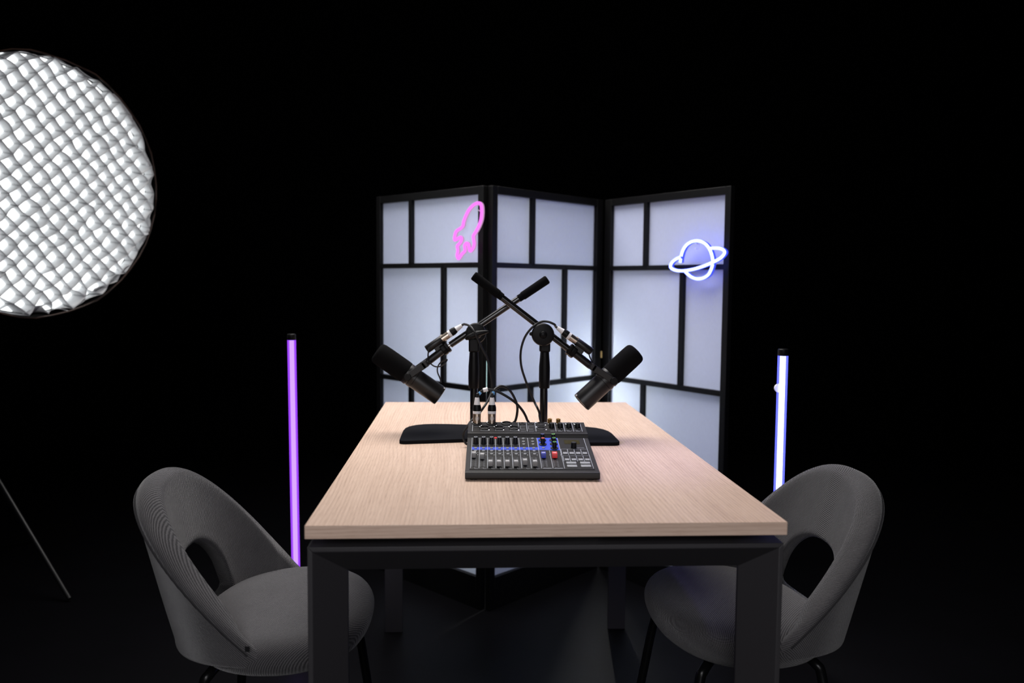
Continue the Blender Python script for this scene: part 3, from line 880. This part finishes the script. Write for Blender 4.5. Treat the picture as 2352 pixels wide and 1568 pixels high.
# wing lever of the left stand
c = dcL + V((.004, -.020, -.002))
bm = B(); lathe(bm, [(0, .011), (.010, .010), (.014, .008)], c + V((0, .006, 0)), (0, -1, 0), 20)
tip0 = at(1069, 779, y=c.y - .008); tip1 = at(1122, 761, y=c.y - .008); mid = at(1096, 768, y=c.y - .008)
path = [tip0, tip0.lerp(mid, .35) + V((0, 0, .002)), mid + V((0, 0, .0015)), mid.lerp(tip1, .6) + V((0, 0, .001)), tip1]
tube(bm, catmull(path, 5), [.0022 + .0056 * sin(pi * (i / 20) ** .8) for i in range(21)], 12)
build('wing_lever', bm, STAND_MATT, sL)
# knob and nub of the right stand
bm = B(); lathe(bm, [(.006, .010), (.010, .0098), (.0125, .0085), (.0145, .005), (.0150, 0)], dcR, (0, -1, 0), 24); build('clamp_knob', bm, STAND_MATT, sR)
n0 = at(1223, 766.5, y=dcR.y + .004)
bm = B(); lathe(bm, [(0, .0052), (.006, .005), (.010, .003), (.0102, 0)], at(1225, 766.5, y=dcR.y + .004), (-1, 0, 0), 14); build('clamp_nub', bm, STAND_MATT, sR)

# ------------------------------------------------------------------ microphones


def microphone(by, tip_px, rear_px, pivot_px, yoke_px, boom_start, bd, nut_px, tube_a, tube_b, label, rear_dy=0.0):
    piv = at(*pivot_px, y=by)
    o = empty('microphone', piv, 0, label, 'microphone', 'broadcast microphones on the boom stands')
    T, Rr = at(*tip_px, y=by), at(*rear_px, y=by); Rr = Rr + V((0, rear_dy, 0))
    ax = (Rr - T).normalized(); L = (Rr - T).length
    R = .0268
    w1 = L * .475
    bm = B(); lathe(bm, [(.0, .0175), (.0008, .0212), (.003, .0248), (.0065, .0272), (.012, .0284), (.03, .0290), (w1 - .012, .0288), (w1 - .002, .0280), (w1, .0262)], T, ax, 40)
    build('windscreen', bm, FOAM, o, label='matt black foam windscreen')
    bm = B(); lathe(bm, [(w1 - .006, .0255), (w1 + .001, .0275), (w1 + .010, .0278), (w1 + .011, .0262), (w1 + .015, .0260), (w1 + .016, .0272), (w1 + .026, .0272), (w1 + .027, R - .001), (w1 + .034, R - .0008), (L - .004, R - .0006), (L - .001, R - .001), (L, R - .003), (L + .0001, R - .005), (L - .0015, R - .006), (L - .0015, 0)], T, ax, 48)
    build('body', bm, MICBODY, o, label='satin black cylindrical body')
    # yoke: base block on the boom axis, an arm on each side down to the pivots
    yk = at(*yoke_px, y=by); sd = (piv - yk); sd.y = 0; sl = sd.length; sd.normalize(); up = V((0, 1, 0)).cross(sd)
    Mx = Matrix((sd, V((0, 1, 0)), up)).transposed().to_4x4(); Mx.translation = yk
    bm = B()
    ymax = R + .0085
    for s in (-1, 1):
        prof = [(0, -.0085), (sl, -.0082)] + [(sl + .0105 * cos(t), .0105 * sin(t)) for t in [radians(q) for q in range(-70, 71, 20)]] + [(sl, .0082), (0, .0085)]
        prism(bm, prof, lambda p, t: Mx @ V((p[0], t, p[1])), s * (R + .0030), s * ymax)
    box(bm, (.0015, 0, 0), (.015, 2 * ymax, .0172), Mx)
    build('yoke', bm, MICBODY, o, bevel=.0018, sharp=30)
    for s in (-1, 1):
        bm = B(); lathe(bm, [(0, .0098), (.003, .0098), (.0042, .0085), (.0043, 0)], piv + V((0, s * (ymax), 0)), (0, s, 0), 24); build('pivot_screw', bm, STAND_MATT, o)
    nut = at(*nut_px, y=by)
    bm = B(); tube(bm, [yk - sd * .0, nut], .0098, 20); build('mount_stem', bm, MICBODY, o)
    nd = (nut - yk).normalized()
    bm = B(); lathe(bm, [(-.012, .0150), (-.010, .0158), (-.003, .0158), (.0, .0145), (.0, .0145), (.002, .0158), (.007, .0158), (.009, .0148), (.0092, 0)], nut, nd, 8); build('locking_ring', bm, STAND_MATT, o, sharp=20)
    A, Bq = at(*tube_a, y=by), at(*tube_b, y=by); td = (Bq - A).normalized()
    bm = B(); lathe(bm, [(-.0005, .008), (0, .0098), (.0015, .0104), ((Bq - A).length - .001, .0104), ((Bq - A).length, .0098), ((Bq - A).length + .0001, 0)], A, td, 28); build('socket_tube', bm, MICBODY, o)
    mid = A.lerp(Bq, .62); foot = yk + nd * ((mid - yk).dot(nd))
    Mb = Matrix((td, V((0, 1, 0)), V((0, 1, 0)).cross(td))).transposed().to_4x4(); Mb.translation = mid.lerp(foot, .5)
    bm = B(); box(bm, (0, 0, 0), (.026, .012, (mid - foot).length), Mb); build('socket_bracket', bm, MICBODY, o, bevel=.002)
    return o, T, ax, L, A, td, Bq, R


mL, TL_, axL, LL, tA, tdL, tB, MR = microphone(YL + .022, (864.3, 807.3), (1011.5, 909.5), (938, 862), (978, 834), aL, dL, (1024, 799), (980, 802.7), (1015, 778.7),
        'black broadcast microphone tilted down to the right on the left boom stand')
mR, TR_, axR, LR, uA, udR, uB, _ = microphone(YR - .016, (1463, 806.5), (1333, 923), (1404.5, 871), (1357, 840), aR, dR, (1312, 805), (1358, 807.8), (1324, 783.7),
        'black broadcast microphone tilted down to the left on the right boom stand', -.014)
# thin lead of the left microphone, looping from the socket tube to the rear of the body
yb = YL + .022
z6 = lambda x, y, dy=0.0: at(960 + x / 9.8, 720 + y / 9.8, y=yb + dy)
pts = [z6(262, 770, -.011), z6(240, 830, -.014), z6(228, 930, -.017), z6(232, 1040, -.017), z6(275, 1110, -.018), z6(340, 1170, -.018), z6(420, 1195, -.018), z6(520, 1180, -.017), z6(610, 1110, -.012), z6(655, 1045, -.004),
       z6(630, 1030, .004), z6(560, 1065, .004), z6(490, 1120, -.002), z6(450, 1190, -.006), z6(436, 1270, -.006), z6(450, 1350, -.006), z6(490, 1440, -.004), z6(515, 1520, .0), at(1013.2, 878.8, y=yb)]
bm = B(); tube(bm, catmull(pts, 7), .0018, 8); build('lead', bm, RUBBER, mL, label='thin black looped lead')
zz = lambda x, y, dy=0.0: at(1160 + x / 4.356, 600 + y / 4.356, y=YR - .016 + dy)
bm = B(); tube(bm, catmull([zz(840, 930, .0), zz(852, 965, -.004), zz(872, 1005, -.004), zz(895, 1040, .004)], 6), .0018, 8); build('lead', bm, RUBBER, mR, label='thin black lead')
# reflection on each rear plate edge, built as small white pieces
for o, T, ax, L, sgn in ((mL, TL_, axL, LL, 1), (mR, TR_, axR, LR, -1)):
    side = V((0, 1, 0)).cross(ax).normalized()
    if (side.z if sgn > 0 else -side.x) < 0: side = -side
    if sgn < 0: side = side if side.x < 0 else -side
    c = T + ax * (L - .004) + (side * .93 + V((0, -.37, 0))) * (MR - .0004)
    Mx = Matrix((ax, V((0, 1, 0)), ax.cross(V((0, 1, 0))))).transposed().to_4x4(); Mx.translation = c
    bm = B(); box(bm, (0, 0, 0), (.004, .006, .0022), Mx); build('edge_glint', bm, WHITEP, o, label='white reflection on the rear edge, made as a small piece')

# ------------------------------------------------------------------ cables


def plug(o, p, ax, L, name, latch=False, emblem=False):
    """connector: metal barrel, white ring, black grip, white boot"""
    k = L
    bm = B(); lathe(bm, [(-.008, .0072), (0, .0072), (.0002, .0092), (.37 * k - .001, .0094), (.37 * k, .0080)], p, ax, 32); b = build(name, bm, NICKEL, o, label='nickel connector barrel')
    bm = B(); lathe(bm, [(.36 * k, .0090), (.365 * k, .0097), (.47 * k, .0097), (.475 * k, .0090)], p, ax, 32); build('connector_ring', bm, WHITEP, b, label='white ring')
    bm = B(); lathe(bm, [(.465 * k, .0085), (.47 * k, .0098), (.60 * k, .0098), (.715 * k, .0080), (.72 * k, .0070)], p, ax, 32); build('connector_grip', bm, STAND_MATT, b, label='black rubber grip')
    bm = B(); lathe(bm, [(.70 * k, .0068), (.71 * k, .0075), (.97 * k, .0052), (1.0 * k, .0048), (1.0 * k + .0001, .0028)], p, ax, 28); build('connector_boot', bm, WHITEP, b, label='white boot')
    if latch:
        n = V((0, 1, 0)).cross(ax).normalized(); n = n if n.z > 0 else -n
        Mx = Matrix((ax, V((0, 1, 0)), n)).transposed().to_4x4(); Mx.translation = p + ax * .005 + n * .0096
        bm = B(); box(bm, (0, 0, 0), (.006, .006, .0025), Mx); build('latch', bm, NICKEL, b, bevel=.0006)
    if emblem:
        fwd = V((0, -1, 0)); fwd = (fwd - ax * fwd.dot(ax)).normalized(); rt = ax.cross(fwd).normalized()
        c = p + ax * (.185 * k)
        bm = B()
        def cyl(x, y, r=.00955): return c + ax * y + (fwd * cos(x / r) - rt * sin(x / r)) * r * (1 if True else 1)
        tube(bm, [cyl(.0044 * cos(t), .0044 * sin(t)) for t in [2 * pi * i / 24 for i in range(24)]], .00035, 6, closed=True)
        for q in ([(-.0030, 0), (0, .0026), (.0030, 0), (0, -.0026)],):
            tube(bm, [cyl(*q[i]).lerp(cyl(*q[(i + 1) % 4]), f) for i in range(4) for f in (0, .5)], .00045, 6, closed=True)
        tube(bm, [cyl(.0012 * cos(t), .0012 * sin(t)) for t in [radians(60 + 240 * i / 8) for i in range(9)]], .0004, 6)
        build('emblem', bm, WHITEP, b, label='pale ring and diamond mark on the barrel')
    return p + ax * (k - .001)


def cable(label, mic_p, mic_ax, micL, mix_u, path_mid, tags):
    p2 = MIXM @ J(*XLR[mix_u], .0028)
    o = empty('microphone_cable', p2, 0, label, 'microphone cable', 'black microphone cables')
    e1 = plug(o, mic_p, mic_ax, micL, 'microphone_plug', latch=True)
    ax2 = V((.004, .03, 1)).normalized()
    e2 = plug(o, p2, ax2, .0585, 'mixer_plug', emblem=True)
    path = catmull([e1 - mic_ax * .004, e1 + mic_ax * .006] + path_mid(e2, ax2) + [e2 + ax2 * .010, e2 - ax2 * .004], 8)
    bm = B(); tube(bm, path, .0030, 10); build('cord', bm, RUBBER, o)
    for t in tags:
        c, dirv, r, ln, m, lab = t
        bm = B(); tube(bm, [c - dirv * ln / 2, c + dirv * ln / 2], r, 16); build('cord_tag', bm, m, o, label=lab)
    return o


kx = lambda x, y, yy: at(1060 + x / 9.8, 840 + y / 9.8, y=yy)          # a point seen in the close view of the mixer plugs
# cable A: right microphone -> behind the mixer -> first socket
YM = .585
micR_p = uB - udR * .002
endR = at(1281.5, 750, y=YR - .016)


def pathA(e2, a2):
    yc = YR - .030
    q = lambda x, y, yy=yc: at(1160 + x / 4.356, 600 + y / 4.356, y=yy)
    return [q(495, 632), q(430, 604), q(360, 606, yc - .014 + .03), q(290, 645, yc), q(215, 730), q(172, 830), q(155, 940), q(165, 1060), q(205, 1190), q(245, 1290), q(300, 1420),
            kx(1700, 930, yc - .02), kx(1752, 1060, YR - .035), kx(1765, 1180, YR - .045), V((.058, .69, .757)), V((.045, .655, .7535)), V((.03, .64, .7535)), V((.020, .632, .762)), kx(1530, 1330, .62), kx(1480, 1220, .615), kx(1440, 1120, .61), kx(1370, 1000, .605), kx(1250, 860, .60), kx(1100, 740, .595),
            kx(900, 620, .592), kx(760, 560, .59), kx(620, 530, .588), kx(540, 535, .586), kx(450, 570, .584), kx(400, 620, .582), kx(370, 680, .581)]


A_dir = (kx(600, 527, .588) - kx(480, 555, .588)).normalized()
B_dir = (kx(430, 595, .583) - kx(385, 645, .583)).normalized()
cable('black cable from the right microphone to the first mixer socket, white tag on its cord', micR_p, -udR * -1, (endR - micR_p).length, 0, pathA,
      [(kx(540, 537, .586), A_dir, .0050, .011, WHITEP, 'white cord tag'), (kx(408, 618, .5825), B_dir, .0036, .0075, BLUETAG, 'blue cord tag')])
# cable B: left microphone -> table -> behind the mixer -> second socket
micL_p = tB - tdL * .002
endL = at(1061, 747.5, y=YL + .022)
YC = YL - .046


def pathB(e2, a2):
    w = lambda x, y, yy=YC: at(960 + x / 9.8, 720 + y / 9.8, y=yy)
    return [w(1060, 243, YL + .008), w(1130, 262, YL - .012), w(1210, 320, YL - .034), w(1285, 440), w(1345, 575), w(1420, 740), w(1500, 890), w(1560, 1010),
            at(1124, 846, y=YC), at(1129, 872, y=YC), at(1130, 892, y=YC), kx(690, 520, YC), kx(655, 640, YC - .01), kx(590, 790, YC - .03), kx(500, 930, YC - .05), kx(420, 1040, .70), kx(300, 1150, .67), kx(200, 1260, .655), kx(130, 1370, .648), kx(60, 1470, .645),
            at(1064, 1000, y=.645), at(1065.5, 1009, y=.642), at(1070, 1018, y=.640), at(1077, 1021, y=.640), V((-.115, .632, .7535)), V((-.09, .625, .7535)), V((-.03, .628, .7535)), V((-.005, .632, .760)), kx(1170, 1340, .625), kx(1215, 1230, .62), kx(1250, 1080, .618), kx(1255, 900, .615), kx(1190, 720, .612),
            kx(1100, 570, .610), kx(1000, 485, .608), kx(890, 455, .605), kx(800, 490, .60), kx(740, 540, .592), kx(712, 600, .586), kx(698, 670, .583)]


C_dir = (kx(718, 590, .587) - kx(708, 650, .585)).normalized()
cable('black cable from the left microphone to the second mixer socket, single blue tag', micL_p, tdL, (endL - micL_p).length, 1, pathB,
      [(kx(714, 615, .5845), C_dir, .0036, .0075, BLUETAG, 'blue cord tag')])

# ------------------------------------------------------------------ softbox with honeycomb grid, on a light stand
SY = 1.55
SC_ = at(95, 432, y=SY)
pxm = FPX / (SC_ - CAM).dot(FWD)
SR = 297 / pxm
tocam = (CAM - SC_); tocam.z = 0; tocam.normalize()
ang = atan2(tocam.y, tocam.x) + radians(30)
SN = V((cos(ang), sin(ang), .0)).normalized(); SN.z = -.13; SN.normalize()
SX = V((0, 0, 1)).cross(SN).normalized(); SU = SN.cross(SX)
soft = empty('softbox', V((SC_.x, SC_.y, SC_.z)), 0, 'round glowing white studio softbox with a diagonal honeycomb grid at the left edge', 'softbox')
S = lambda x, y, d: SC_ + SX * x + SU * y + SN * d
GH, GP = .058, .047
bm = B(); n = 16
prof = [(-.40, .05), (-.38, .10), (-.30, .22), (-.20, .315), (-.10, .385), (-GH, SR), (.008, SR + .004)]
rings = [[bm.verts.new(S(r * cos(2 * pi * k / 48), r * sin(2 * pi * k / 48), d)) for k in range(48)] for d, r in prof]
for A, Bq in zip(rings, rings[1:]):
    for k in range(48): bm.faces.new((A[k], A[(k + 1) % 48], Bq[(k + 1) % 48], Bq[k]))
bm.faces.new(rings[0][::-1])
build('shell', bm, SOFTSHELL, soft, label='black fabric bowl')
bm = B()
vs = [bm.verts.new(S((SR - .004) * cos(2 * pi * k / 48), (SR - .004) * sin(2 * pi * k / 48), -GH)) for k in range(48)]
bm.faces.new(vs)
DIFFUSER = emis('lit_diffuser', (.96, .99, 1.0), 2.0)
build('diffuser', bm, DIFFUSER, soft, label='glowing white diffuser')
bm = B(); tube(bm, [S((SR + .004) * cos(2 * pi * k / 48), (SR + .004) * sin(2 * pi * k / 48) + .003 * sin(5 * k), .002 + .003 * sin(3 * k)) for k in range(48)], .0028, 8, closed=True)
build('rim', bm, RIMBROWN, soft, label='thin brown rim wire')
# grid: strips in two diagonal directions, soft and a little crumpled
bm = B(); nodes = {}
rg = random.Random(3)
CA, SA = cos(radians(44)), sin(radians(44))
N = int(SR / GP) + 3


def node(i, j):
    if (i, j) in nodes: return nodes[(i, j)]
    x, y = i * GP, j * GP
    X, Y = x * CA - y * SA, x * SA + y * CA
    r = sqrt(X * X + Y * Y)
    inside = r < SR * 1.13
    fr = min(r, SR) / max(r, 1e-6); X *= fr; Y *= fr
    sag = max(0, (-Y / SR - .62)) * 2.0 + max(0, r / SR - .86) * 1.4
    j1 = .0030 + .014 * sag
    fx, fy = X + rg.gauss(0, j1), Y + rg.gauss(0, j1)
    fd = rg.gauss(0, .003) - .02 * sag * rg.random()
    rr = sqrt(fx * fx + fy * fy)
    if rr > SR: fx *= SR / rr; fy *= SR / rr
    nodes[(i, j)] = (inside, (X, Y), (fx, fy, fd)); return nodes[(i, j)]


def wallquad(p, q):
    ip, bp, fp = p; iq, bq, fq = q
    if not (ip and iq): return
    if (V(bp) - V(bq)).length < GP * .25: return
    nrm = V((bq[1] - bp[1], -(bq[0] - bp[0]))).normalized()
    bow = rg.gauss(0, .0022); nu, nv = 4, 4; g = []
    for a in range(nv + 1):
        t = a / nv; row = []
        for c in range(nu + 1):
            s = c / nu
            x = (bp[0] * (1 - s) + bq[0] * s) * (1 - t) + (fp[0] * (1 - s) + fq[0] * s) * t
            y = (bp[1] * (1 - s) + bq[1] * s) * (1 - t) + (fp[1] * (1 - s) + fq[1] * s) * t
            d = -GH + (GH - .003 + (fp[2] * (1 - s) + fq[2] * s)) * t
            w = bow * sin(pi * s) * (.3 + t)
            row.append(bm.verts.new(S(x + nrm.x * w, y + nrm.y * w, d)))
        g.append(row)
    for a in range(nv):
        for c in range(nu): bm.faces.new((g[a][c], g[a][c + 1], g[a + 1][c + 1], g[a + 1][c]))


for i in range(-N, N + 1):
    for j in range(-N, N + 1):
        wallquad(node(i, j), node(i + 1, j)); wallquad(node(i, j), node(i, j + 1))
build('honeycomb_grid', bm, GRIDW, soft, solid=.0010, recalc=False, label='pale fabric honeycomb grid')
hub = S(0, 0, -.40)
bm = B(); lathe(bm, [(0, .06), (.02, .065), (.20, .065), (.22, .05), (.2201, 0)], hub, -SN, 28); build('lamp_head', bm, STAND_MATT, soft)
# stand
sp = hub - SN * .11
st = empty('light_stand', V((sp.x, sp.y, 0)), 0, 'black tripod light stand holding the softbox at the left edge', 'light stand')
bm = B(); tube(bm, [V((sp.x, sp.y, .10)), V((sp.x, sp.y, sp.z - .07))], .014, 16); build('pole', bm, STAND, st)
bm = B(); box(bm, (sp.x, sp.y, sp.z - .068), (.05, .05, .012)); build('bracket', bm, STAND_MATT, st, bevel=.003)
for k in range(3):
    a = radians(-25 + 120 * k); d = V((cos(a), sin(a), 0))
    bm = B(); tube(bm, [V((sp.x, sp.y, .55)) + d * .014, V((sp.x, sp.y, .012)) + d * .48], .009, 12); build('leg', bm, LEG_BLACK, st)

# ------------------------------------------------------------------ lights


def area(name, loc, target, size, power, col=(1, 1, 1), size_y=None, spread=None):
    l = bpy.data.lights.new(name, 'AREA'); l.energy = power; l.color = col; l.size = size
    if size_y: l.shape = 'RECTANGLE'; l.size_y = size_y
    else: l.shape = 'DISK'
    if spread: l.spread = radians(spread)
    o = bpy.data.objects.new(name, l); COL.objects.link(o); o.location = loc
    o.rotation_euler = (V(target) - V(loc)).to_track_quat('-Z', 'Y').to_euler(); return o


area('overhead_softbox', (-.25, 1.35, 2.6), (0, 1.2, .75), 1.7, 32, (1.0, .965, .94), spread=115)
area('front_softbox', (-.6, -2.7, 2.2), (0, .6, .7), 1.3, 34, (.98, .965, 1.0))
area('low_front_light', (.1, -3.0, 1.0), (0, .4, .5), 1.6, 12, (.98, .965, 1.0))
area('screen_backlight', (.43, 2.16, .70), (.40, 1.75, .74), .10, 8.5, (1.0, 1.0, .99))
area('left_backlight', (-.03, 2.02, .92), (-.07, 1.52, .92), .12, .7, (.97, .98, 1.0))
sl_ = bpy.data.lights.new('violet_accent', 'SPOT'); sl_.energy = 46; sl_.color = (.34, .26, 1.0); sl_.spot_size = radians(19); sl_.spot_blend = 1.0; sl_.shadow_soft_size = .06
so_ = bpy.data.objects.new('violet_accent', sl_); COL.objects.link(so_); so_.location = (.75, 1.15, 2.6)
so_.rotation_euler = (V((.22, .52, .75)) - V((.75, 1.15, 2.6))).to_track_quat('-Z', 'Y').to_euler()
w = bpy.data.worlds.new('dark_studio'); scene.world = w; w.use_nodes = True
w.node_tree.nodes['Background'].inputs[0].default_value = (0, 0, 0, 1)

# ------------------------------------------------------------------ view
vs_ = scene.view_settings
vs_.view_transform = 'Standard'; vs_.look = 'None'; vs_.exposure = 0.0; vs_.gamma = 1.0; vs_.use_curve_mapping = False
scene.cycles.use_denoising = True
try: scene.cycles.denoiser = 'OPENIMAGEDENOISE'
except Exception: pass
scene.cycles.max_bounces = 6; scene.cycles.diffuse_bounces = 3; scene.cycles.glossy_bounces = 3; scene.cycles.transparent_max_bounces = 8
scene.cycles.sample_clamp_indirect = 6.0
scene.cycles.use_light_tree = True
